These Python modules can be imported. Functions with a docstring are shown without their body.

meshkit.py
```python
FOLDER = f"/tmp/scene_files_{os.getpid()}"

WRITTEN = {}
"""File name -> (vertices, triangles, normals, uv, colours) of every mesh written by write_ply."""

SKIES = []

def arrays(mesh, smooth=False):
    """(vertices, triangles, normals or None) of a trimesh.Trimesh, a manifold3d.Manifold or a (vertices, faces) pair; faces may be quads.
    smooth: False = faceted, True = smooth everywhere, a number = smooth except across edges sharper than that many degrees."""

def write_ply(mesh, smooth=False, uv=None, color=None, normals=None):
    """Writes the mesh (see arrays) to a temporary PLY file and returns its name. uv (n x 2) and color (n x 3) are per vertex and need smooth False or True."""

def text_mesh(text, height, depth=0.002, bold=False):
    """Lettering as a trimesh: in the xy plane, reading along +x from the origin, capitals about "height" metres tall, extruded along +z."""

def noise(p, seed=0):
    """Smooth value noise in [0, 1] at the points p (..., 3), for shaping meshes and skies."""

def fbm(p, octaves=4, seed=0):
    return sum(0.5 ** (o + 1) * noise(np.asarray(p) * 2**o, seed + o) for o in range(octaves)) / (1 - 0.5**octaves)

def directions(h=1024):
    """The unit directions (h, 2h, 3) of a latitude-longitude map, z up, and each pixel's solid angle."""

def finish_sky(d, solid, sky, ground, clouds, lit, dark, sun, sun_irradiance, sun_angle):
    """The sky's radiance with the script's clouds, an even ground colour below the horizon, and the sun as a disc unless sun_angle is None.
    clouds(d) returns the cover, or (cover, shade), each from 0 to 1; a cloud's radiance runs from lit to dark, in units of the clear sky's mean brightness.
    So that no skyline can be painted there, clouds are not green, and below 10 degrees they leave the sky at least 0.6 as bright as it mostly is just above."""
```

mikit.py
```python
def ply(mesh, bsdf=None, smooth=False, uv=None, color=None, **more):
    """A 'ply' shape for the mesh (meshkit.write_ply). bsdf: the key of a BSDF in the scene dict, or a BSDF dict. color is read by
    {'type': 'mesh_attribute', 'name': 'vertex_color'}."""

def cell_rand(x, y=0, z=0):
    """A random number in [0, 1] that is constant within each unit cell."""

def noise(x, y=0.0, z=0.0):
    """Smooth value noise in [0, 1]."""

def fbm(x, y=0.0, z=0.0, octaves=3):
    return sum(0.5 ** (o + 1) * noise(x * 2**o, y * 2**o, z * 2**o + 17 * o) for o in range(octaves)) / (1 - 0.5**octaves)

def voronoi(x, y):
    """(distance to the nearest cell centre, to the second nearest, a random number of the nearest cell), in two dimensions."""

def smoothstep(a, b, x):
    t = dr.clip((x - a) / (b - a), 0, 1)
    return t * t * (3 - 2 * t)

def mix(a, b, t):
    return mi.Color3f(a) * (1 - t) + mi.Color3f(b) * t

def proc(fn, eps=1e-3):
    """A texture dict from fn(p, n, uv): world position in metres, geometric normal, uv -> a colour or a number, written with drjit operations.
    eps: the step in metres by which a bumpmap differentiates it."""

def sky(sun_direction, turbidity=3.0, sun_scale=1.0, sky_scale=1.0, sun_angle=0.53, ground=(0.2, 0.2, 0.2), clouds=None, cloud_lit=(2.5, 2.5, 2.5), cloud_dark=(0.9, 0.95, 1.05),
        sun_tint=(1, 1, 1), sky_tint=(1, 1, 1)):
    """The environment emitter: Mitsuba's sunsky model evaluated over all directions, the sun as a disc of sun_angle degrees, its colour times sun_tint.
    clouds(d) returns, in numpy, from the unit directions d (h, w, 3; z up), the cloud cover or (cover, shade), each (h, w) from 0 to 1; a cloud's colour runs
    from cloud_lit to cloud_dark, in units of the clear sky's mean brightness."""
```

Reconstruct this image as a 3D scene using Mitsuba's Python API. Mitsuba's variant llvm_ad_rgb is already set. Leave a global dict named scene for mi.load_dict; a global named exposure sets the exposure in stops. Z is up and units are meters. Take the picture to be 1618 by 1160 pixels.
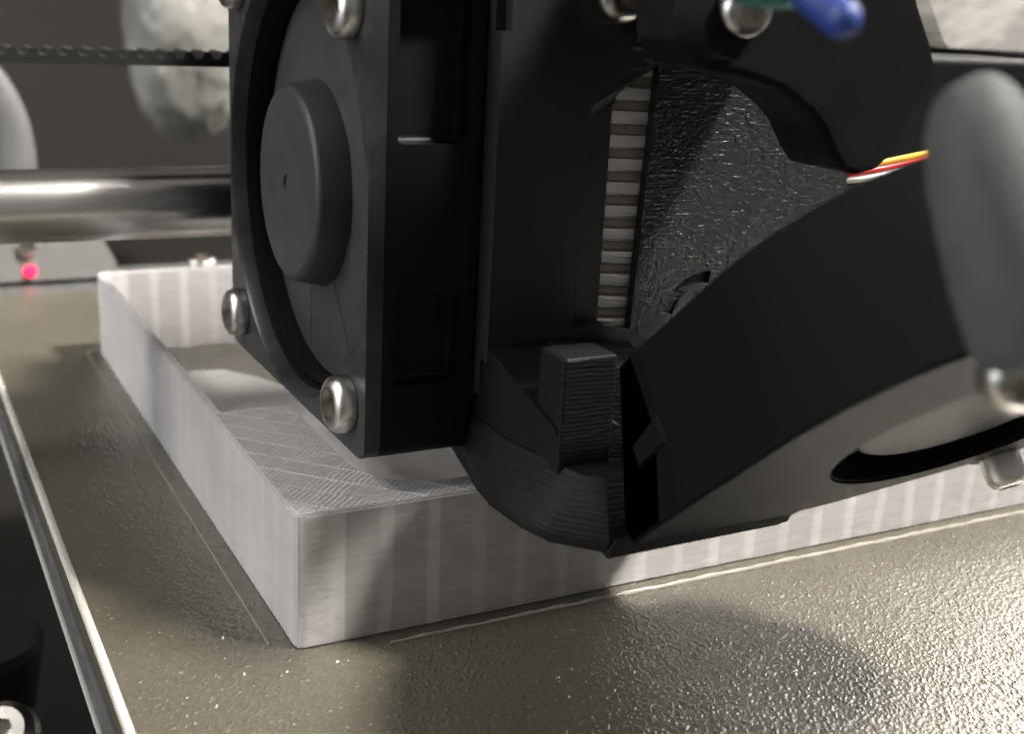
import math
import numpy as np
import drjit as dr
import mitsuba as mi
import trimesh
import manifold3d as m3
from shapely.geometry import Polygon, Point, box as sbox
import mikit
import meshkit
from mikit import noise, fbm, voronoi, smoothstep, mix

T = mi.ScalarTransform4f
scene, labels = {'type': 'scene'}, {}
S = 0.001                                   # everything below is laid out in millimetres

# ------------------------------------------------------------------ camera, light, exposure
CAM = np.array([-27.763, -86.060, 52.038])
FWD = np.array([0.4542, 0.8430, -0.2880])
DOWN = np.array([-0.0900, -0.2790, -0.9560])
scene['camera'] = {'type': 'thinlens', 'fov_axis': 'x', 'fov': 45.43, 'near_clip': 0.004, 'far_clip': 20.0,
                   'aperture_radius': 0.00055, 'focus_distance': 0.106,
                   'to_world': T().look_at(origin=(CAM * S).tolist(), target=((CAM + 100 * FWD) * S).tolist(), up=(-DOWN).tolist())}
exposure = 0.95


def lamp(name, centre, aim, w, h, rgb):
    """A real rectangular lamp panel in the room, centre and aim in mm, emitting towards aim."""
    scene[name] = {'type': 'rectangle', 'to_world': T().look_at(origin=(np.array(centre) * S).tolist(), target=(np.array(aim) * S).tolist(), up=[0.1, 0.2, 1]) @ T().scale([w * S / 2, h * S / 2, 1]),
                   'bsdf': {'type': 'ref', 'id': 'lamp_white'}, 'emitter': {'type': 'area', 'radiance': {'type': 'rgb', 'value': list(rgb)}}}


scene['lamp_white'] = {'type': 'diffuse', 'reflectance': {'type': 'rgb', 'value': [.6, .6, .6]}}
lamp('ceiling_lamp', (720, -530, 1380), (20, 0, 0), 180, 180, (370, 355, 330))
lamp('ceiling_lamp_001', (-880, 150, 930), (20, 0, 0), 260, 260, (17, 16.5, 15.8))
lamp('wall_lamp', (780, 470, 460), (60, -10, 0), 900, 640, (3.1, 2.95, 2.8))
lamp('window_light', (-1120, 260, 360), (10, 40, 20), 760, 620, (1.9, 2.0, 2.1))
for k, l in (('ceiling_lamp', 'square white ceiling lamp to the right above the printer'), ('ceiling_lamp_001', 'square white ceiling lamp to the left above the printer'), ('wall_lamp', 'wide bright lamp panel behind the printer on the right'), ('window_light', 'pale window panel to the left of the printer')):
    labels[k] = {'label': l, 'category': 'lamp'}
scene['room_light'] = {'type': 'constant', 'radiance': {'type': 'rgb', 'value': [.095, .089, .084]}}


# ------------------------------------------------------------------ helpers
def arr(v):
    return np.asarray(v, float)


def tm(man):
    m = man.to_mesh()
    return trimesh.Trimesh(np.array(m.vert_properties[:, :3]), np.array(m.tri_verts), process=False)


def hull(pts):
    return m3.Manifold.hull_points(arr(pts))


def bx(x0, x1, y0, y1, z0, z1, r=0.0):
    """A box, its edges rounded by r."""
    if r <= 0:
        return m3.Manifold.cube([x1 - x0, y1 - y0, z1 - z0]).translate([x0, y0, z0])
    s = m3.Manifold.sphere(r, 16)
    c = [s.translate([x, y, z]) for x in (x0 + r, x1 - r) for y in (y0 + r, y1 - r) for z in (z0 + r, z1 - r)]
    return m3.Manifold.batch_hull(c)


def basis(axis):
    a = arr(axis) / np.linalg.norm(axis)
    u = np.cross(a, [0, 0, 1] if abs(a[2]) < .9 else [0, 1, 0])
    u /= np.linalg.norm(u)
    return u, np.cross(a, u), a


def place(man, p, axis, spin=0.0):
    """Moves a solid made along +z so that its z runs along axis from p."""
    u, v, a = basis(axis)
    m = np.column_stack([u, v, a, arr(p)])
    return man.rotate([0, 0, spin]).transform(m)


def cyl(p0, p1, r0, r1=None, n=48):
    p0, p1 = arr(p0), arr(p1)
    return place(m3.Manifold.cylinder(float(np.linalg.norm(p1 - p0)), r0, r0 if r1 is None else r1, n), p0, p1 - p0)


def prism(poly, z0, z1, holes=()):
    cs = m3.CrossSection([arr(poly)] + [arr(h) for h in holes], m3.FillRule.EvenOdd)
    return cs.extrude(z1 - z0).translate([0, 0, z0])


def prism_y(poly_xz, y0, y1):
    """A polygon in x and z, extruded along y."""
    return prism([(x, z) for x, z in poly_xz], -y1, -y0).rotate([90, 0, 0])


def tube(points, r, n=14):
    """A round tube along a smooth path (numpy mesh), r a number or one per point."""
    p = arr(points)
    t = np.gradient(p, axis=0)
    t /= np.linalg.norm(t, axis=1, keepdims=True)
    u = np.cross(t[0], [0.3, 0.1, 1]); u /= np.linalg.norm(u)
    r = np.broadcast_to(arr(r), len(p))
    rings = []
    for i in range(len(p)):
        u = u - t[i] * (u @ t[i]); u /= np.linalg.norm(u)
        w = np.cross(t[i], u)
        a = np.arange(n) * 2 * np.pi / n
        rings.append(p[i] + r[i] * (np.cos(a)[:, None] * u + np.sin(a)[:, None] * w))
    v = np.vstack(rings + [p[:1], p[-1:]])
    f = []
    for i in range(len(p) - 1):
        for k in range(n):
            a, b = i * n + k, i * n + (k + 1) % n
            f += [[a, b, b + n], [a, b + n, a + n]]
    e = len(p) * n
    for k in range(n):
        f += [[e, (k + 1) % n, k], [e + 1, e - n + k, e - n + (k + 1) % n]]
    return trimesh.Trimesh(v, f, process=False)


def spline(pts, n=40):
    from scipy.interpolate import CubicSpline
    p = arr(pts)
    return CubicSpline(np.arange(len(p)), p)(np.linspace(0, len(p) - 1, n))


def revolve(profile, n=48):
    """A solid of revolution about +z from (r, z) points."""
    return m3.CrossSection([arr(profile)], m3.FillRule.NonZero).revolve(n)


def numbered(key):
    if key not in scene and key not in labels:
        return key
    k = 1
    while f'{key}_{k:03d}' in scene or f'{key}_{k:03d}' in labels:
        k += 1
    return f'{key}_{k:03d}'


PLATE, HEAD, ROOM = (1.2, (0, 0, 0)), (1.0, (-4.63, -14.34, 8.67)), (1.0, (0, 0, 0))      # size and offset of the plan each group is drawn in
plan = ROOM


def obj(name, mesh, bsdf, parent=None, smooth=35, label=None, cat=None, group=None, kind=None, **more):
    key = numbered(f'{parent}__{name}' if parent else name)
    if isinstance(mesh, m3.Manifold):
        mesh = tm(mesh)
    mesh = trimesh.Trimesh((np.array(mesh.vertices) * plan[0] + arr(plan[1])) * S, np.array(mesh.faces), process=False)
    scene[key] = mikit.ply(mesh, bsdf, smooth=smooth, **more)
    d = {k: v for k, v in (('label', label), ('category', cat), ('group', group), ('kind', kind)) if v}
    if d:
        labels[key] = d
    return key


def thing(name, label, cat, group=None):
    key = numbered(name)
    labels[key] = {'label': label, 'category': cat, **({'group': group} if group else {})}
    return key


def P(fn):
    """A procedural texture whose function takes millimetres."""
    return mikit.proc(lambda p, n, uv: fn(p * 1000.0, n), eps=2e-5)


def rgb(*v):
    return {'type': 'rgb', 'value': list(v)}


def pr(base, rough, spec=.5, **k):
    return {'type': 'principled', 'base_color': base, 'roughness': rough, 'specular': spec, **k}


def bumped(bsdf, fn, scale):
    return {'type': 'twosided', 'bsdf': {'type': 'bumpmap', 'bump_texture': P(fn), 'scale': scale * S, 'nested': bsdf}}


def two(b):
    return {'type': 'twosided', 'bsdf': b}


# ------------------------------------------------------------------ materials
def bed_col(p, n):
    t = fbm(p.x * .12, p.y * .12, 3.0)
    g = noise(p.x * 3.1, p.y * 3.1, 5.0)
    return mix([.080, .072, .051], [.112, .101, .075], .6 * t + .4 * g)


scene['bed_powder'] = {'type': 'blendbsdf', 'weight': .2, 'a': two(pr(P(bed_col), P(lambda p, n: .23 + .10 * noise(p.x * 2.2, p.y * 2.2) + .12 * smoothstep(.45, .7, fbm(p.x * .055, p.y * .09, 6.0))), 1.0)),
                       'b': two({'type': 'roughconductor', 'material': 'none', 'alpha': .2, 'specular_reflectance': rgb(.66, .64, .615)})}      # pigment and metal flakes of the powder coat
scene['bed_edge'] = bumped(pr(rgb(.10, .085, .06), .38, .6, metallic=.2), lambda p, n: noise(p.x * 3.3, p.y * 3.3, p.z * 3.3), .10)
scene['bed_ridge'] = two(pr(rgb(.78, .75, .69), .3, .6, metallic=.35))
scene['heater_board'] = two(pr(P(lambda p, n: mix([.075, .075, .077], [.11, .108, .105], noise(p.x * .6, p.y * .6, p.z * 1.5))), .42, .5))
scene['pale_edge'] = two(pr(rgb(.42, .42, .38), .4, .5))


def print_col(p, n):
    p = p / 1.2
    # bands where the infill touches the skin from inside
    front = dr.abs(n.y) > dr.abs(n.x)
    s = dr.select(front, p.x, p.y * 1.1 + 1.3)
    wob = noise(s * .5, p.z * .25) - .5
    ph = (s - 3.55) / 3.55 + wob * .10
    cell = dr.floor(ph)
    fr = ph - cell
    edge = .05 + .10 * mikit.cell_rand(cell, 3)
    light = smoothstep(.70 - edge, .72 + edge * .5, fr) * (1 - smoothstep(.92, 1.0, fr)) * (.6 + .5 * mikit.cell_rand(cell, 7))
    corner = (1 - smoothstep(3.35, 3.55, p.x)) * dr.select(front, 1.0, 0.0)
    amt = dr.select(front, .85, .16)
    streak = noise(s * .55, p.z * 4.6, 2.0) - .5
    fine = noise(s * 2.4, p.z * 9.0, 4.0) - .5
    broad = fbm(s * .16, p.z * .2, 8.0) - .5
    tone = .36 + .50 * light * amt + .42 * corner + .22 * streak * dr.select(front, 1.0, .4) + .26 * fine * (.4 + corner) + .35 * broad
    return mix([.60, .575, .565], [.97, .96, .955], dr.clip(tone, 0, 1))


def print_bump(p, n):
    p = p / 1.2
    s = dr.select(dr.abs(n.y) > dr.abs(n.x), p.x, p.y)
    lay = dr.sin(p.z * (2 * math.pi / .2) + 1.5 * noise(s * .5, p.z * 2.0))
    st = noise(s * 1.4, p.z * 6.0, 1.0)
    speck = smoothstep(.55, .9, noise(s * 5.0, p.z * 9.0, 9.0))
    return .022 * lay * (.3 + noise(s * .7, p.z * 2.0)) + .034 * st + .040 * speck


def top_ab(p):
    p = p / 1.2
    a = (p.x + p.y) * .70711
    b = (p.x - p.y) * .70711
    band = a / 2.3 + .07 * noise(b * .5, a * .2)
    row = dr.floor(band)
    on = smoothstep(.08, .35, noise(b * .5, row * 3.7, 2.0))
    hatch = dr.abs(dr.sin(b * (math.pi / .40) + 0.7 * noise(a * .5, b * .8) + row * 1.3))
    ridge = smoothstep(.42, .5, dr.abs(band - row - .5)) * smoothstep(.2, .5, noise(b * .45, row * 2.1, 6.0))
    return hatch * on, ridge


def top_bump(p, n):
    hatch, ridge = top_ab(p)
    w = fbm(p.x * .8, p.y * .8, 1.0)
    return .07 * hatch + .12 * ridge + .03 * w + .05 * noise(p.x * 3.0, p.y * 3.0)


def top_col(p, n):
    hatch, ridge = top_ab(p)
    t = .40 + .25 * (fbm(p.x * .5, p.y * .5, 4.0) - .5) - .30 * (1 - hatch) + .6 * ridge + .25 * (noise(p.x * 3.2, p.y * 3.2, 5.0) - .5)
    return mix([.54, .51, .50], [.94, .925, .915], dr.clip(t + .20, 0, 1))


def clear(col, rough, bump=None, scale=1.0, solid=.5):
    # light gets through the skin, under a glossy surface
    b = {'type': 'blendbsdf', 'weight': solid, 'a': {'type': 'principledthin', 'base_color': col, 'roughness': rough, 'diff_trans': .95, 'eta': 1.5},
         'b': two(pr(col, rough * .7, .7))}
    if bump is None:
        return b
    return {'type': 'bumpmap', 'bump_texture': P(bump), 'scale': scale * S, 'nested': b}


scene['clear_wall'] = clear(P(print_col), .26, print_bump, solid=.16)
scene['clear_bead'] = clear(rgb(.42, .40, .35), .18, lambda p, n: .12 * noise(p.x * 1.6, p.y * 1.6, p.z * 1.6), solid=.6)
scene['clear_top'] = clear(P(top_col), .24, top_bump, solid=.3)
scene['clear_floor'] = clear(P(lambda p, n: mix([.90, .87, .85], [.96, .945, .93], fbm(p.x * .3, p.y * .3, 4.0))), .3, lambda p, n: noise(p.x * 1.1, p.y * 1.1) * .05 + .02 * noise(p.x * 4, p.y * 4))
scene['clear_strand'] = clear(rgb(.34, .31, .25), .25)

BLK = rgb(.014, .0145, .015)
scene['moulded_black'] = two(pr(P(lambda p, n: mix([.0052, .0054, .0056], [.009, .0093, .0097], fbm(p.x * .3, p.y * .3, p.z * .3))), P(lambda p, n: .38 + .16 * fbm(p.x * .9, p.y * .9, p.z * .9)), .16))
scene['blower_black'] = two(pr(rgb(.0045, .0045, .0046), .60, .08))
scene['cover_gloss'] = two(pr(rgb(.005, .005, .005), .44, .12))
scene['hub_gloss'] = two(pr(rgb(.010, .010, .010), .36, .30))
scene['ring_black'] = two(pr(P(lambda p, n: mix([.016, .017, .018], [.034, .036, .037], smoothstep(.2, .9, fbm(p.x * .4, p.y * .4, p.z * .4)))), .36, .5))
scene['fan_dusty'] = two(pr(P(lambda p, n: mix([.024, .026, .0275], [.036, .0385, .0405], fbm(p.x * .25, p.y * .25, p.z * .25))), P(lambda p, n: .40 + .16 * fbm(p.x * .5, p.y * .5, p.z * .5)), .5))
scene['fan_black'] = two(pr(P(lambda p, n: mix([.020, .0215, .0225], [.030, .032, .0335], fbm(p.x * .25, p.y * .25, p.z * .25))), P(lambda p, n: .36 + .16 * fbm(p.x * .5, p.y * .5, p.z * .5)), .5))


def face_bump(p, n):
    s = p.x + p.y * .7
    fine = noise(s * 3.0, p.z * 4.2, p.y * 1.5)
    crk = noise(s * 2.0, p.z * 2.8, 3.0)
    amt = .12 + .88 * smoothstep(23, 31, p.x)
    return amt * (.14 * dr.abs(fine - .5) + .14 * dr.abs(crk - .5) + .07 * smoothstep(.7, .9, noise(s * 2.2, p.z * 2.6, 7.0))) + .014 * noise(s * .8, p.z * 8.0, 2.0)


def layer_bump(p, n):
    s = p.x + p.y * .7
    return .030 * dr.sin(p.z * (2 * math.pi / .35) + 3 * noise(s * .3, p.z * .5)) + .10 * noise(s * .9, p.z * 4.0) + .05 * noise(s * 3.0, p.z * 4.5)


scene['printed_face'] = bumped(pr(rgb(.020, .020, .0205), .42, .34), face_bump, 1.0)
scene['printed_black'] = bumped(pr(rgb(.0075, .0075, .0078), .52, .12), layer_bump, .3)
scene['chrome'] = {'type': 'roughconductor', 'material': 'none', 'distribution': 'ggx', 'alpha': .06, 'specular_reflectance': rgb(.84, .82, .79)}
scene['steel'] = {'type': 'roughconductor', 'material': 'none', 'alpha': .17, 'specular_reflectance': rgb(.74, .71, .67)}
scene['socket_steel'] = {'type': 'roughconductor', 'material': 'none', 'alpha': .25, 'specular_reflectance': rgb(.42, .37, .32)}
scene['aluminium'] = two({'type': 'bumpmap', 'bump_texture': P(lambda p, n: .05 * noise(p.x * .5, p.y * .5, p.z * 7.0)), 'scale': S,
                          'nested': {'type': 'roughconductor', 'material': 'none', 'alpha': .33, 'specular_reflectance': rgb(.97, .95, .91)}})
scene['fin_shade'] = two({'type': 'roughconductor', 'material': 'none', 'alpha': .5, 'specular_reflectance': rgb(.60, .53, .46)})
scene['rubber'] = two(pr(rgb(.022, .021, .02), .5, .4))
scene['arm_grey'] = two(pr(P(lambda p, n: mix([.06, .061, .061], [.078, .079, .078], fbm(p.x * .5, p.y * .5, p.z * .5))), .6, .3))
scene['wire_yellow'] = two(pr(rgb(.80, .40, .03), .35))
scene['wire_red'] = two(pr(rgb(.55, .03, .03), .35))
scene['wire_white'] = two(pr(rgb(.75, .72, .68), .35))
scene['wire_blue'] = two(pr(rgb(.016, .038, .20), .45))
scene['wire_green'] = two(pr(rgb(.01, .10, .09), .4))
scene['grey_plastic'] = two(pr(rgb(.27, .27, .26), .4, .5))
scene['hose_grey'] = two(pr(P(lambda p, n: mix([.13, .13, .128], [.15, .15, .147], noise(p.x * .3, p.y * .3, p.z * .3))), .45, .5))
scene['wall_paint'] = {'type': 'diffuse', 'reflectance': P(lambda p, n: mix([.029, .026, .024], [.040, .036, .033], fbm(p.x * .006, p.z * .006, 1.0)))}
scene['dark_table'] = pr(rgb(.012, .011, .010), .4)
scene['bag_film'] = two(pr(P(lambda p, n: mix([.20, .196, .18], [.34, .33, .30], smoothstep(.3, .7, fbm(p.x * .035, p.y * .035, p.z * .05)))), .35, .6))


def motor_col(p, n):
    v = fbm(p.x * .10 + p.z * .12, p.z * .35 - p.x * .12, 2.0, octaves=4)
    return mix([.60, .58, .55], [.95, .93, .89], smoothstep(.3, .65, v))


scene['motor_metal'] = two(pr(P(motor_col), .38, .6, metallic=.55))
scene['led_red'] = {'type': 'diffuse', 'reflectance': rgb(.4, .02, .05)}
scene['grime'] = two(pr(rgb(.02, .02, .02), .5))

# ------------------------------------------------------------------ the setting
wall = trimesh.creation.box((2600, 20, 1500)); wall.apply_translation((300, 620, 500))
obj('wall', wall, 'wall_paint', smooth=False, kind='structure')
tab = trimesh.creation.box((2600, 1500, 20)); tab.apply_translation((300, -130, -75))
obj('table', tab, 'dark_table', smooth=False, kind='structure')

# ------------------------------------------------------------------ heated bed and its steel sheet
plan = PLATE
bed = thing('heated_bed', 'dark grey heated bed plate under the textured steel sheet, red indicator lit at its rear', 'heated bed')
obj('board', bx(-12.7, 232, -62, 132, -4.3, -1.95, .35), 'heater_board', bed)
obj('edge_strip', bx(-12.9, -12.4, -62, 132, -4.85, -4.4, .2), 'pale_edge', bed, label='thin pale line along the lower edge of the bed')
cov = prism_y([(-60, -1.2), (10.6, -1.2), (10.0, 1.5), (8.6, 4.2), (6.4, 6.2), (3.5, 7.4), (-60, 7.4)], 121.5, 150)
obj('cable_cover', cov, 'grey_plastic', bed, label='light grey rounded cable cover at the rear of the bed')
led = m3.Manifold.sphere(1.0, 24).scale([.9, .55, .9]).translate([-2.45, 121.3, .35])
k = obj('indicator', led, 'led_red', bed, label='small round indicator glowing red')
scene[k]['emitter'] = {'type': 'area', 'radiance': rgb(3.4, .03, .14)}


def round_screw(p, axis, r, h, parent, name='screw', socket=None, spin=0.0, label=None):
    """A rounded cap screw, its head rising along axis, with a hexagon socket as a sub-part."""
    prof = [(0, 0), (r * .96, 0), (r, h * .12), (r, h * .52), (r * .93, h * .78), (r * .78, h * .94), (r * .6, h), (0, h)]
    head = revolve(prof, 56)
    sr = socket or r * .5
    head = head - m3.Manifold.cylinder(h, sr, sr, 6).translate([0, 0, h * .35])
    k = obj(name, place(head, p, axis, spin), 'steel', parent, smooth=40, label=label)
    pit = m3.Manifold.cylinder(h * .06, sr * .97, sr * .97, 6).translate([0, 0, h * .36])
    obj('socket', place(pit, p, axis, spin), 'socket_steel', k)
    return k


round_screw((23.9, 123.5, -1.0), (0, -.25, 1), 2.2, 1.9, bed, label='round steel screw at the rear of the bed')
round_screw((-2.6, 121.6, 4.2), (0, -1, .2), 1.5, .8, bed, label='pale screw on the cable cover')

rng = np.random.default_rng(7)


def textured_sheet():
    """The powder coated top of the sheet: fine grids in x and y with grain, finest where it is seen closest."""
    from scipy.ndimage import gaussian_filter
    xs = np.arange(-11.9, 74, .092)
    parts, last = [], None
    for near in (True, False):
        if near:
            ys, cols = np.arange(-34.0, 18.0, .092), len(xs)
        else:
            ys, cols = [18.0 - .092 * .5], 450
            while ys[-1] < 107.9:
                ys.append(ys[-1] + .10 + .0036 * (ys[-1] - 18))
            ys = np.array(ys); ys[0] = prev
        x = xs[:cols]
        w = rng.standard_normal((len(ys), cols))
        a = gaussian_filter(w, .6); a /= a.std()
        b = gaussian_filter(rng.standard_normal(w.shape), 1.3); b /= b.std()
        g = (np.maximum(a, -.6) + .12 * np.maximum(a, 0) ** 3) * .8 + b * .3
        X, Y = np.meshgrid(x, ys)
        Z = .025 * np.clip(1 - (Y - 20) / 140, .4, 1) * g
        edge = np.minimum(X - xs[0], Y + 34)
        spike = (rng.random(w.shape) < .03) * rng.random(w.shape)
        Z += .055 * gaussian_filter(spike, .55) / .33
        Z *= np.clip(edge / .5, 0, 1)
        if not near:
            Z[0] = last[:cols]
        last, prev = Z[-1], ys[-1]
        v = np.stack([X, Y, Z], -1).reshape(-1, 3)
        i = np.arange(len(ys) - 1)[:, None] * cols + np.arange(cols - 1)
        f = np.concatenate([np.stack([i, i + 1, i + cols + 1], -1).reshape(-1, 3), np.stack([i, i + cols + 1, i + cols], -1).reshape(-1, 3)])
        parts.append(trimesh.Trimesh(v, f, process=False))
    return trimesh.util.concatenate(parts), xs[-1], xs[449], prev


sheet = thing('steel_sheet', 'textured brown gold steel print sheet lying on the heated bed, glittering on the right', 'print sheet')
grain, gx, fx, gy = textured_sheet()
obj('textured_surface', grain, 'bed_powder', sheet, smooth=True)
rest = [(-11.9, 232, -62, -34.0), (gx, 232, -34, 17.9), (fx, 232, 17.9, 107.9)]
obj('sheet_body', bx(-12.35, 232, -62, 107.9, -1.9, -.12, .15), 'bed_edge', sheet)
for x0, x1, y0, y1 in rest:
    obj('plain_surface', bx(x0, x1, y0, y1, -.1, 0.0), 'bed_powder', sheet, smooth=False)
ridge = tube([(-12.06, y, -.12 + .03 * math.sin(y * .21)) for y in np.linspace(-61, 107.8, 160)], .33, 16)
obj('rim', ridge, 'bed_ridge', sheet, label='bright worn rim along the left edge of the sheet')

# ------------------------------------------------------------------ the print: a hollow clear frame
H = 9.95


def rounded(x0, x1, y0, y1, r, n=10):
    return np.array(sbox(x0 + r, y0 + r, x1 - r, y1 - r).buffer(r, quad_segs=n).exterior.coords)[:-1]


frame = thing('clear_print', 'hollow frame of translucent clear filament being printed on the textured sheet', '3d print')
outer = rounded(0, 138, 0, 76, .75)
inner = rounded(.85, 137.2, 1.6, 75.1, .8)
ring = m3.CrossSection([outer], m3.FillRule.NonZero) - m3.CrossSection([inner], m3.FillRule.NonZero)


def chamfered(cs, z0, z1, c=.16):
    """An upright solid whose top and bottom outer edges are slightly rounded off."""
    a = cs.extrude(z1 - z0 - 2 * c).translate([0, 0, z0 + c])
    b = cs.offset(-c, m3.JoinType.Round).extrude(z1 - z0).translate([0, 0, z0])
    return a + b


def dense(man, size):
    return tm(man.refine_to_length(size))


obj('wall', chamfered(ring, 0.02, H - .02, .13), 'clear_wall', frame, smooth=25)
# solid corner with a rounded inner side, and the front arm that runs on from it
arc = [(6.55 + 5.2 - 5.2 * math.cos(t), 2.7 + 5.6 - 5.6 * math.sin(t)) for t in np.linspace(0.05, math.pi / 2, 14)]
top_left = [(6.0 + .6 * math.sin(t), 21.4 + .9 * math.cos(t)) for t in np.linspace(0, math.pi / 2, 7)]
corner = [(.12, .12), (.12, 22.3)] + top_left + arc + [(40, 2.6), (134, 2.6), (134, .12)]
cs = m3.CrossSection([arr(corner)[::-1]], m3.FillRule.NonZero)
if cs.area() < 0:
    cs = m3.CrossSection([arr(corner)], m3.FillRule.NonZero)
cs = m3.CrossSection([arr(corner)], m3.FillRule.NonZero)
obj('corner_block', chamfered(cs, .05, H + .03, .12), 'clear_top', frame, smooth=25, label='solid corner with a hatched top surface and a rounded inner side')
floor = Polygon([(.9, 1.7), (.9, 51), (3.0, 53.3), (6, 55.0), (9.5, 54.4), (12.2, 50.6), (13.6, 47.5), (17, 46.0), (22, 46), (30, 47), (60, 46), (60, 1.7)]).buffer(-.8).buffer(.8)
fcs = m3.CrossSection([np.array(floor.exterior.coords)[:-1][::-1]], m3.FillRule.NonZero)
obj('pocket_floor', chamfered(fcs, .06, 3.4, .3), 'clear_floor', frame, smooth=30, label='lower whitish floor of the pocket with a wavy far edge')

# thin line of filament laid round the print
sk_o = rounded(-1.58, 139.7, -1.58, 77.7, 2.0)
sk_i = rounded(-1.43, 139.4, -1.43, 77.4, 1.8)
skc = m3.CrossSection([sk_o], m3.FillRule.NonZero) - m3.CrossSection([sk_i], m3.FillRule.NonZero)
skirt = chamfered(skc, .0, .12, .03) - bx(-3, 6.2, -3, 1.4, -1, 1)
line = obj('skirt_line', skirt, 'clear_strand', smooth=30, label='thin line of clear filament on the sheet along the foot of the print', cat='filament line')
xs_ = np.linspace(6.4, 136, 260)
bead = tube([(x, -1.35 + .05 * math.sin(x * .8), .06 + .02 * math.sin(x * 1.7)) for x in xs_], [.07 + .12 * min(1, (x - 6.3) / 16) + .03 * math.sin(x * 2.3) for x in xs_], 12)
obj('bead', bead, 'clear_bead', line, smooth=50, label='thicker shiny bead of filament in front of the print')

# ------------------------------------------------------------------ guide rod and belt
plan = HEAD
rod = trimesh.creation.cylinder(4.0, 180, sections=128)
rod.apply_transform(trimesh.transformations.rotation_matrix(math.pi / 2, [0, 1, 0])); rod.apply_translation((-36, 69.27, 19.14))
obj('guide_rod', rod, 'chrome', smooth=40, label='polished steel guide rod running left from the print head', cat='rod')


def belt_mesh():
    z0, z1 = 34.55, 35.35
    top = []
    x = -90.0
    while x < 52:
        for dx, dz in ((0, 0), (.45, 0), (.68, .18), (.82, .62), (1.1, .75), (1.4, .75), (1.62, .62), (1.76, .18)):
            top.append((x + dx, z1 + dz))
        x += 2.0
    top.append((x, z1))
    return prism_y([(-90, z0), (x, z0)] + top[::-1], 66.0, 72.0)


obj('toothed_belt', belt_mesh(), 'rubber', smooth=20, label='black toothed drive belt stretched above the guide rod', cat='belt')

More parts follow.
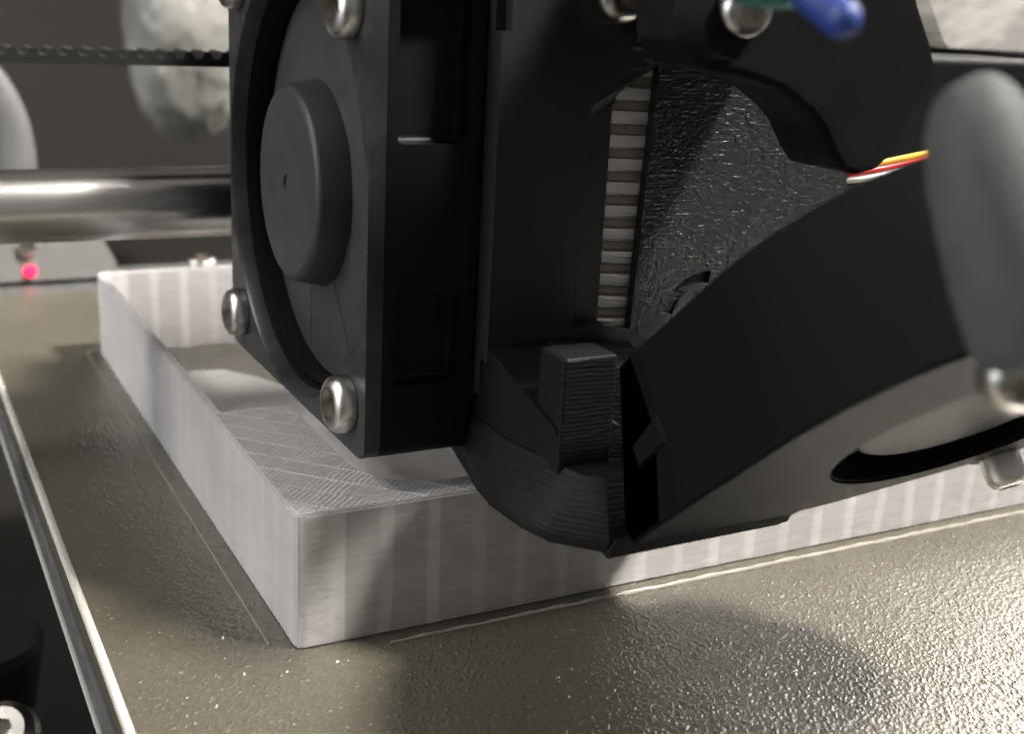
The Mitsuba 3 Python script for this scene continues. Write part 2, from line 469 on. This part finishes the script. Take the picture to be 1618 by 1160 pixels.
# ------------------------------------------------------------------ background things
bag = trimesh.creation.icosphere(5, 1.0)
d = bag.vertices.copy()
rad = 1 + .35 * (meshkit.fbm(d * 1.7 + 4, 4, 3) - .5) + .07 * np.abs(meshkit.fbm(d * 3.0, 2, 8) - .5)
bag.vertices = d * rad[:, None] * [24, 24, 46] + [92.5, 418.0, 29.1]
obj('plastic_bag', bag, 'bag_film', smooth=60, label='crumpled pale plastic bag behind the belt, out of focus', cat='bag')
hose = tube(spline([(-30, 196, 36), (-14, 198, 31.5), (-3, 199, 24), (2.2, 200, 15), (3.6, 200, 5), (3.6, 200, -12)], 50), 5.0, 28)
obj('cable_sleeve', hose, 'hose_grey', smooth=50, label='thick grey cable sleeve curving down at the left edge behind the rod', cat='cable')
plan = PLATE
knob = revolve([(0, 0), (7.5, 0), (8.2, 1), (8.2, 9), (7.4, 10), (0, 10)], 64)
obj('rubber_foot', place(knob, (-19, 66, -38), (.15, -.1, 1)), 'grime', smooth=35, label='dark round foot under the left edge of the bed', cat='foot')
lone = thing('frame_screw', 'blurred steel screw below the bed at the lower left', 'screw')
obj('head', place(revolve([(0, 0), (3, 0), (3.1, .4), (3.0, 1.8), (2.3, 2.6), (0, 2.7)], 48) - m3.Manifold.cylinder(3, 1.3, 1.3, 6).translate([0, 0, 1.2]), (-15.9, 38, -26), (-.35, -.6, .75)), 'steel', lone)

plan = HEAD
# ------------------------------------------------------------------ the print head
head = thing('print_head', 'black print head with cooling fan, tilted blower and a slot showing metal fins', 'print head')

# --- axial fan on the left side, axis along -x
FX0, FX1, FY, FZ = 11.0, 20.5, 36.35, 26.2
sq = np.array(sbox(FY - 18.6, FZ - 18.6, FY + 18.6, FZ + 18.6).buffer(1.4, quad_segs=6).exterior.coords)[:-1]


def ext_x(poly_yz, x0, x1):
    """A polygon in y and z, extruded along x."""
    m = prism(poly_yz, 0, x1 - x0)
    return m.transform(np.array([[0, 0, 1, x0], [1, 0, 0, 0], [0, 1, 0, 0]], float))


bell = place(revolve([(0, -1), (19.7, -1), (19.7, .05), (19.5, .3), (19.2, 1.0), (18.9, 2.0), (18.7, 3.6), (18.6, 12), (0, 12)], 160), (FX0, FY, FZ), (1, 0, 0))
house = ext_x(sq, FX0 + 1.45, FX1) - bell - bx(13.3, 19.2, 14, 18.0, 32.2, 43.6, .6) - bx(13.4, 19.2, 14, 17.9, 12.6, 20.3, .6)      # pockets of the near side
fan = obj('axial_fan', house, 'moulded_black', head, smooth=30, label='square black cooling fan with a round opening on the left side')
obj('ring', ext_x(sq, FX0, FX0 + 1.4) - bell, 'ring_black', fan, smooth=35, label='dusty dark grey front ring of the fan')
obj('bore_lining', place(revolve([(18.55, 1.9), (18.55, 8.5), (18.4, 8.5), (18.4, 3.6), (18.4, 2.3), (18.5, 1.9)], 128), (FX0, FY, FZ), (1, 0, 0)), 'moulded_black', fan)
hub = revolve([(0, .25), (.7, .25), (.8, 0), (8.0, 0), (8.5, .12), (8.9, .5), (9.5, 3.0), (9.6, 6.0), (9.6, 8.4), (0, 8.4)], 96)
obj('hub', place(hub, (FX0 - .3, FY, FZ), (1, 0, 0)), 'fan_dusty', fan, smooth=50)


def blade(k, n=9):
    a0 = k * 2 * math.pi / n
    rr = np.linspace(9.4, 18.2, 9)
    tt = np.linspace(0, 1, 12)
    V = []
    for side in (0, .45):
        for r in rr:
            for t in tt:
                a = a0 + t * 2 * math.pi / n * 1.03 + .10 * (r - 10) / 8
                V.append((FX0 + 2.6 + .05 * t + .13 * (r - 9.4) + side, FY + r * math.cos(a), FZ + r * math.sin(a)))
    V = arr(V)
    nr, nt = len(rr), len(tt)
    F = []
    for i in range(nr - 1):
        for j in range(nt - 1):
            q = i * nt + j
            F += [[q, q + 1, q + nt + 1], [q, q + nt + 1, q + nt]]
            q += nr * nt
            F += [[q, q + nt + 1, q + 1], [q, q + nt, q + nt + 1]]
    m = nr * nt
    rim = [j for j in range(nt)] + [i * nt + nt - 1 for i in range(1, nr)] + [(nr - 1) * nt + j for j in range(nt - 2, -1, -1)] + [i * nt for i in range(nr - 2, 0, -1)]
    for q in range(len(rim)):
        a, b = rim[q], rim[(q + 1) % len(rim)]
        F += [[a, a + m, b + m], [a, b + m, b]]
    return trimesh.Trimesh(V, F, process=False)


for k in range(9):
    obj('blade', blade(k), 'fan_dusty', fan, smooth=30)
obj('mounting_plate', place(m3.Manifold.cylinder(.4, 18.5, 18.5, 96), (FX1 - .9, FY, FZ), (1, 0, 0)), 'moulded_black', fan, smooth=30)
for sy in (-16, 16):
    for sz in (-16, 16):
        up = 1.3 if sy > 0 and sz > 0 else 0.0
        round_screw((FX0 - .05, FY + sy, FZ + sz + up), (-1, -.06, .04), 2.5, 1.75, fan, socket=1.35, spin=17 * sy + 9 * sz)

# --- printed body
rngb = np.random.default_rng(3)
body_xz = [(20.7, 11.5), (60, 11.5), (60.2, 26.5), (58.0, 29.3), (56.4, 31.4), (53.4, 34.2), (49.5, 36.4), (46.5, 37.6), (44.2, 38.2), (42, 38.5), (42, 60), (20.7, 60)]
body = prism_y(body_xz, 14.0, 61.5)
slot = prism_y([(32.1, 16.7), (34.45, 16.5), (35.2, 36.1), (35.25, 38.4), (34.4, 37.2), (33.1, 35.8), (32.8, 33.0)], 10, 24)
def wall_loop(pts, y):
    return [(x, y, z) for x, z in pts]


rec_in = [(29.3, 17.2), (34.44, 16.9), (35.18, 36.2), (35.2, 38.2), (34.4, 37.3), (32.0, 35.6), (29.9, 34.6)]
rec_out = [(28.2, 16.9), (34.45, 16.6), (35.2, 36.3), (35.22, 38.9), (34.4, 38.2), (31.6, 36.8), (28.9, 35.4)]
recess = prism_y(rec_in, 13.0, 15.6) + hull(wall_loop(rec_in, 15.2) + wall_loop(rec_out, 13.95))
cavity = bx(23, 56, 14.9, 56, 13, 46) - bx(25, 32.0, 14.9, 18, 13, 46)
groove = bx(20.7, 21.5, 13, 15.2, 41.0, 61) + bx(20.6, 21.35, 13, 15.2, 8, 14.6)
arc_o = [(42.2 + 4.6 * math.cos(t), 16.6 + 4.6 * math.sin(t)) for t in np.linspace(1.5, 2.9, 14)]
arc_i = [(42.2 + 3.5 * math.cos(t), 16.6 + 3.5 * math.sin(t)) for t in np.linspace(2.9, 1.5, 14)]
mark = prism_y(arc_o + arc_i, 13.5, 14.5)
body = body - slot - recess - cavity - groove - mark
obj('printed_body', body, 'printed_face', head, smooth=30)
sink = thing('unused', '', '')
del labels[sink]
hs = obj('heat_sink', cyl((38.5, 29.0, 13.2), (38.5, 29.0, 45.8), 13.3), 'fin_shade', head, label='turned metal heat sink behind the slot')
for k in range(14):
    z = 15.9 + k * 1.98
    f = revolve([(5.9, 0), (14.15, 0), (14.34, .07), (14.45, .26), (14.45, .95), (14.36, 1.2), (14.15, 1.3), (5.9, 1.3)], 140)
    obj('fin', f.translate([38.5, 29.0, z]), 'aluminium', hs, smooth=40)

# carriage behind, sliding on the rod
car = bx(22, 58, 61.7, 80, 8, 48, 1.5) - cyl((0, 69.27, 19.14), (80, 69.27, 19.14), 4.15)
car = car - bx(10, 70, 65.4, 72.6, 34.0, 36.8)
obj('carriage', car, 'printed_black', head)

# dark cover over the upper right, with the two screws
cov_xz = [(26.1, 60), (26.2, 44), (26.7, 41.2), (28.2, 39.5), (31.7, 39.1), (35.2, 38.2), (38.0, 36.6), (39.4, 35.4), (40.9, 33.3), (42.0, 32.2), (43.6, 31.9), (45.4, 32.3), (47.0, 33.6), (47.9, 36.0), (49.2, 37.8), (50.4, 39.0), (49.2, 41.6), (47.1, 44.8), (46.6, 60)]
cpoly = Polygon(cov_xz).buffer(-1.2).buffer(1.2)


def soft_plate(poly, y0, y1, r):
    """A plate in x and z with edges rounded towards -y."""
    steps = [(r - r * math.sin(t), r - r * math.cos(t)) for t in np.linspace(0, math.pi / 2, 9)]
    ms = [prism_y(np.array(poly.buffer(-a).exterior.coords)[:-1], y0 + b, y1) for a, b in steps]
    return m3.Manifold.batch_boolean(ms, m3.OpType.Add)


obj('cover', soft_plate(cpoly, -2.0, 4.5, 1.0), 'moulded_black', head, smooth=70, label='dark cover above the textured face, nearer than it')
obj('cover_post', bx(33, 45, 4.4, 13.9, 40.5, 59, .5), 'moulded_black', head)
obj('screw_boss', cyl((28.9, -1.0, 43.0), (28.7, -4.4, 43.0), 3.0, 2.7), 'moulded_black', head)
round_screw((30.4, 14.0, 44.4), (-.05, -1, -.12), 2.35, 2.6, head, label='steel cap screw at the top edge, left of the pair')
round_screw((28.7, -4.4, 43.6), (-.12, -1, -.12), 1.85, 1.7, head, label='steel cap screw in a round boss, right of the pair')
obj('wire_cover', bx(60.3, 90, 19, 32, 29.5, 40.0, .8), 'moulded_black', head)
motor_xz = [(99.4, 60), (100.2, 47), (104.2, 41.2), (105.6, 40.1), (142, 40.1), (142, 60)]
obj('motor_plate', prism_y(motor_xz, 50, 80), 'motor_metal', head, label='pale streaked metal block at the upper right')
obj('motor_bracket', bx(100, 146, 60, 80, 33, 39.4, .8), 'moulded_black', head)

# --- duct: printed nozzle shroud under the body
plan = PLATE
base = [(13.0, 2.0), (12.0, -2.0), (11.6, -5.0), (11.9, -9.0), (12.6, -11.6), (15.2, -14.3), (29.0, -14.3), (33, 4), (24, 13.8), (17, 13.8), (14.2, 8)]
cen = np.array([19, -1.0])
lowp = [(cen[0] + (x - cen[0]) * .97, cen[1] + (y - cen[1]) * .97) for x, y in base]
topp = [(13.5, 2.3), (13.4, -3.0), (14.2, -8.0), (15.0, -11.0), (16.1, -12.0), (28, -10), (33, 4), (24, 13.8), (17.3, 13.8), (14.4, 8)]
shroud = hull([(x, y, 10.9) for x, y in lowp] + [(x, y, 11.9) for x, y in base] + [(x, y, 15.0) for x, y in topp])
duct = obj('air_duct', shroud, 'printed_black', head, smooth=28, label='faceted black air duct below the body with fine layer lines')
obj('lip', hull([(15.1, -14.4, 10.75), (15.5, -14.6, 12.0), (28.4, -14.75, 12.15), (29.3, -14.7, 11.9), (29.0, -14.6, 11.15), (28.2, -14.5, 10.95), (15.3, -13.4, 10.7), (28.6, -13.2, 11.1), (15.8, -13.0, 11.9), (28.6, -13.2, 12.1)]), 'printed_black', duct, smooth=False)
plan = HEAD
sho = hull([(20.75, 14.4, 16), (27.2, 14.4, 16.4), (34.6, 14.4, 15.6), (21.3, 3.4, 12.4), (26.2, 3.2, 12.4), (34.6, 4.5, 9), (20.9, 10.5, 8.8), (20.95, 16.6, 8.8), (34.6, 16.6, 8.8), (22.5, 3.2, 8.8)])
obj('shoulder', sho, 'printed_black', head, smooth=28, label='sloping shoulder joining the body to the air duct')
brk = bx(21.55, 26.3, 3.0, 6.9, 8.0, 18.0, .35)
obj('filler_block', hull([(25.9, 3.6, 8.3), (33, 1.0, 8.3), (25.9, 4.2, 16.6), (33, 3.0, 16.0), (25.9, 12, 8.3), (33, 12, 8.3), (25.9, 13.9, 16.2), (33, 13.9, 15.5)]), 'printed_black', head)
obj('bracket', brk, 'printed_black', head, smooth=30, label='upright rectangular bracket with layer lines beside the blower')
plan = PLATE
sl = tube([(17.6, -6.6, 14.7), (17.75, -6.5, 14.2), (18.0, -6.4, 13.6), (18.2, -6.3, 13.1), (18.3, -6.25, 12.75)], [.07, .12, .13, .16, .13], 10)
obj('filament_sliver', sl, 'wire_white', head, label='tiny white sliver of filament caught beside the blower')

# --- radial blower, tilted, its flat intake face down and forward
SB, TILT = 9 / 11, math.radians(41.3)
BC = arr([33.006, -25.221, 21.149])
BN = arr([0, -math.sin(TILT), -math.cos(TILT)])
BV = arr([0, -math.cos(TILT), math.sin(TILT)])
BU = arr([1.0, 0, 0])
TH = 9.6


def blow(man):
    """From the blower's own frame (u, v across the face, w out of it) to the scene."""
    return man.transform(np.column_stack([BU, BV, np.cross(BU, BV), BC]))


SGN = 1.0 if np.cross(BU, BV) @ BN > 0 else -1.0      # +w * SGN points out of the intake face


def wslab(poly, w0, w1, holes=()):
    """A prism between depths w0 < w1 behind the intake face (0 is the face)."""
    a, b = sorted((-SGN * w0, -SGN * w1))
    return prism(poly, a, b, holes)


ctrl = arr([(-20.1, 2), (-19.7, 6), (-18.4, 10.4), (-15.6, 14.8), (-9.5, 18.8), (0, 20.5), (9, 19), (15.5, 13), (17.5, 5), (16, -3), (12.9, -8), (8.9, -10.9), (3, -13.8), (-1, -15.7), (-4.2, -16.6)])
curve = spline(ctrl, 70)
outline = np.vstack([[(-4.6, -18.2), (-20.0, -18.2), (-20.2, -8)], curve]) * SB
if Polygon(outline).exterior.is_ccw is False:
    outline = outline[::-1]
hole = np.array(Point(0, 0).buffer(11 * SB, quad_segs=24).exterior.coords)[:-1]
shell = wslab(outline, 0, TH) - wslab(hole, -.5, 6.5)
# slanted end of the outlet
cutv = -18.2 * SB
wedge = [(cutv - 3, -1), (cutv - .02, -1), (cutv - .02, 0), (cutv + 5.6, TH), (cutv + 5.6, TH + 1), (cutv - 3, TH + 1)]
cut = prism(wedge, -25, 25)
M = np.array([[0, 0, 1, 0], [1, 0, 0, 0], [0, -SGN, 0, 0]], float)
cut = cut.transform(M)
shell = shell - cut
blower = obj('blower', blow(shell), 'blower_black', head, smooth=40, label='tilted black blower with a round intake on its underside')
plate = wslab(np.array(Polygon(outline).buffer(-.25).exterior.coords)[:-1], -.22, .02) - wslab(np.array(Point(0, 0).buffer(11 * SB + .12, quad_segs=24).exterior.coords)[:-1], -.5, .5) - cut
obj('intake_plate', blow(plate), 'cover_gloss', blower, smooth=28, label='smooth lower cover plate of the blower round its intake')
seam = wslab(np.array(Polygon(outline).buffer(.06).exterior.coords)[:-1], TH * .40, TH * .40 + .12) - cut
bhub = revolve([(0, 0), (8.0 * SB, 0), (8.5 * SB, .2), (8.7 * SB, .6), (8.7 * SB, 5.8), (0, 5.8)], 96)
if SGN > 0:
    bhub = bhub.mirror([0, 0, 1])
obj('impeller_hub', blow(bhub.translate([0, 0, -SGN * .7])), 'hub_gloss', blower, smooth=40)
for k in range(30):
    a = k * 2 * math.pi / 30
    b_ = bx(8.8 * SB, 10.6 * SB, -.16, .16, 0, 4.6).rotate([0, 0, math.degrees(a)])
    if SGN > 0:
        b_ = b_.mirror([0, 0, 1])
    obj('impeller_blade', blow(b_.translate([0, 0, -SGN * 1.6])), 'moulded_black', blower, smooth=False)
dimple = revolve([(0, 0), (.9, 0), (.8, .12), (0, .15)], 24)
lug = bx(9.5 * 1.0, 13.4, -8.4, -5.2, 0, 2.0, .5)
# screw at the foot of the blower
LU = 10.6
sp = BC + BU * 9.4 + BV * -8.0
lugm = cyl(sp - BN * 3.0, sp + BN * .05, 1.9)
obj('screw_lug', lugm, 'moulded_black', blower)
round_screw(sp + BN * .05, BN + arr([0.0, -.1, -.25]), 1.35, 2.3, blower, socket=.75, label='short steel screw hanging below the blower')
clip = hull([BC + BU * (-20.15 * SB - o) + BV * v * SB - BN * w for o, v, w in [(-.2, -13.2, 3.4), (.16, -12.7, 3.6), (-.2, -13.2, 5.0), (.16, -12.7, 4.8), (-.2, -8.2, 3.6), (.16, -8.8, 3.8), (-.2, -8.2, 5.6), (.16, -8.8, 5.4)]])
obj('clip', clip, 'blower_black', blower, smooth=False)

# --- grey arm at the far end of the blower and its screw
plan = ROOM
arm = tube([(14.22, -47.74, 49.87), (14.26, -47.8, 49.74), (14.3, -47.94, 49.41), (14.33, -48.18, 48.75), (14.4, -48.57, 47.73), (14.59, -49.2, 46.17), (14.95, -49.96, 44.53), (15.57, -51.16, 42.01), (16.12, -52.23, 39.74), (16.29, -52.56, 39.03), (16.41, -52.8, 38.52), (16.47, -52.94, 38.22), (16.51, -52.99, 38.12)], [0.3, 0.9, 1.4, 1.9, 2.3, 2.6, 2.85, 3.15, 3.2, 2.9, 2.2, 1.2, 0.4], 48)
obj('support_arm', arm, 'arm_grey', head, smooth=50, label='blurred grey rounded support arm at the right edge')
round_screw(arr([19.41, -48.04, 36.36]), (-.25, -.75, -.1), 1.7, 1.8, head, label='blurred steel screw at the foot of the grey arm')
obj('screw_plate', cyl([20.41, -48.12, 37.7], [21.24, -47.12, 36.72], 1.3), 'steel', head)

# --- wires
plan = HEAD
for k, (col, nm) in enumerate((('wire_yellow', 'yellow'), ('wire_red', 'red'), ('wire_white', 'white'))):
    dz = -.60 * k
    pts = [(56.2, 16.5, 29.9 + dz), (57.5, 14.0, 30.15 + dz), (60, 13.3, 30.55 + dz * .97), (63.2, 13.3, 31.0 + dz * .93), (68, 14, 31.5 + dz * .85)]
    obj('wire', tube(spline(pts, 24), .32, 12), col, head, label=f'{nm} wire between the body and the grey arm')
plan = ROOM
obj('wire', tube(spline([[10.61, -36.58, 55.98], [11.44, -38.98, 53.75], [11.79, -40.77, 52.54], [11.78, -42.15, 51.95], [12.14, -42.43, 51.7]], 24), [.9] * 20 + [.85, .75, .55, .2], 16), 'wire_blue', head, label='thick blue wire hanging at the top, out of focus')
obj('wire', tube(spline([[9.76, -34.66, 53.33], [11.62, -35.85, 52.79], [13.27, -36.72, 52.83], [14.99, -37.37, 53.63]], 20), .55, 16), 'wire_green', head, label='dark green wire at the top edge')
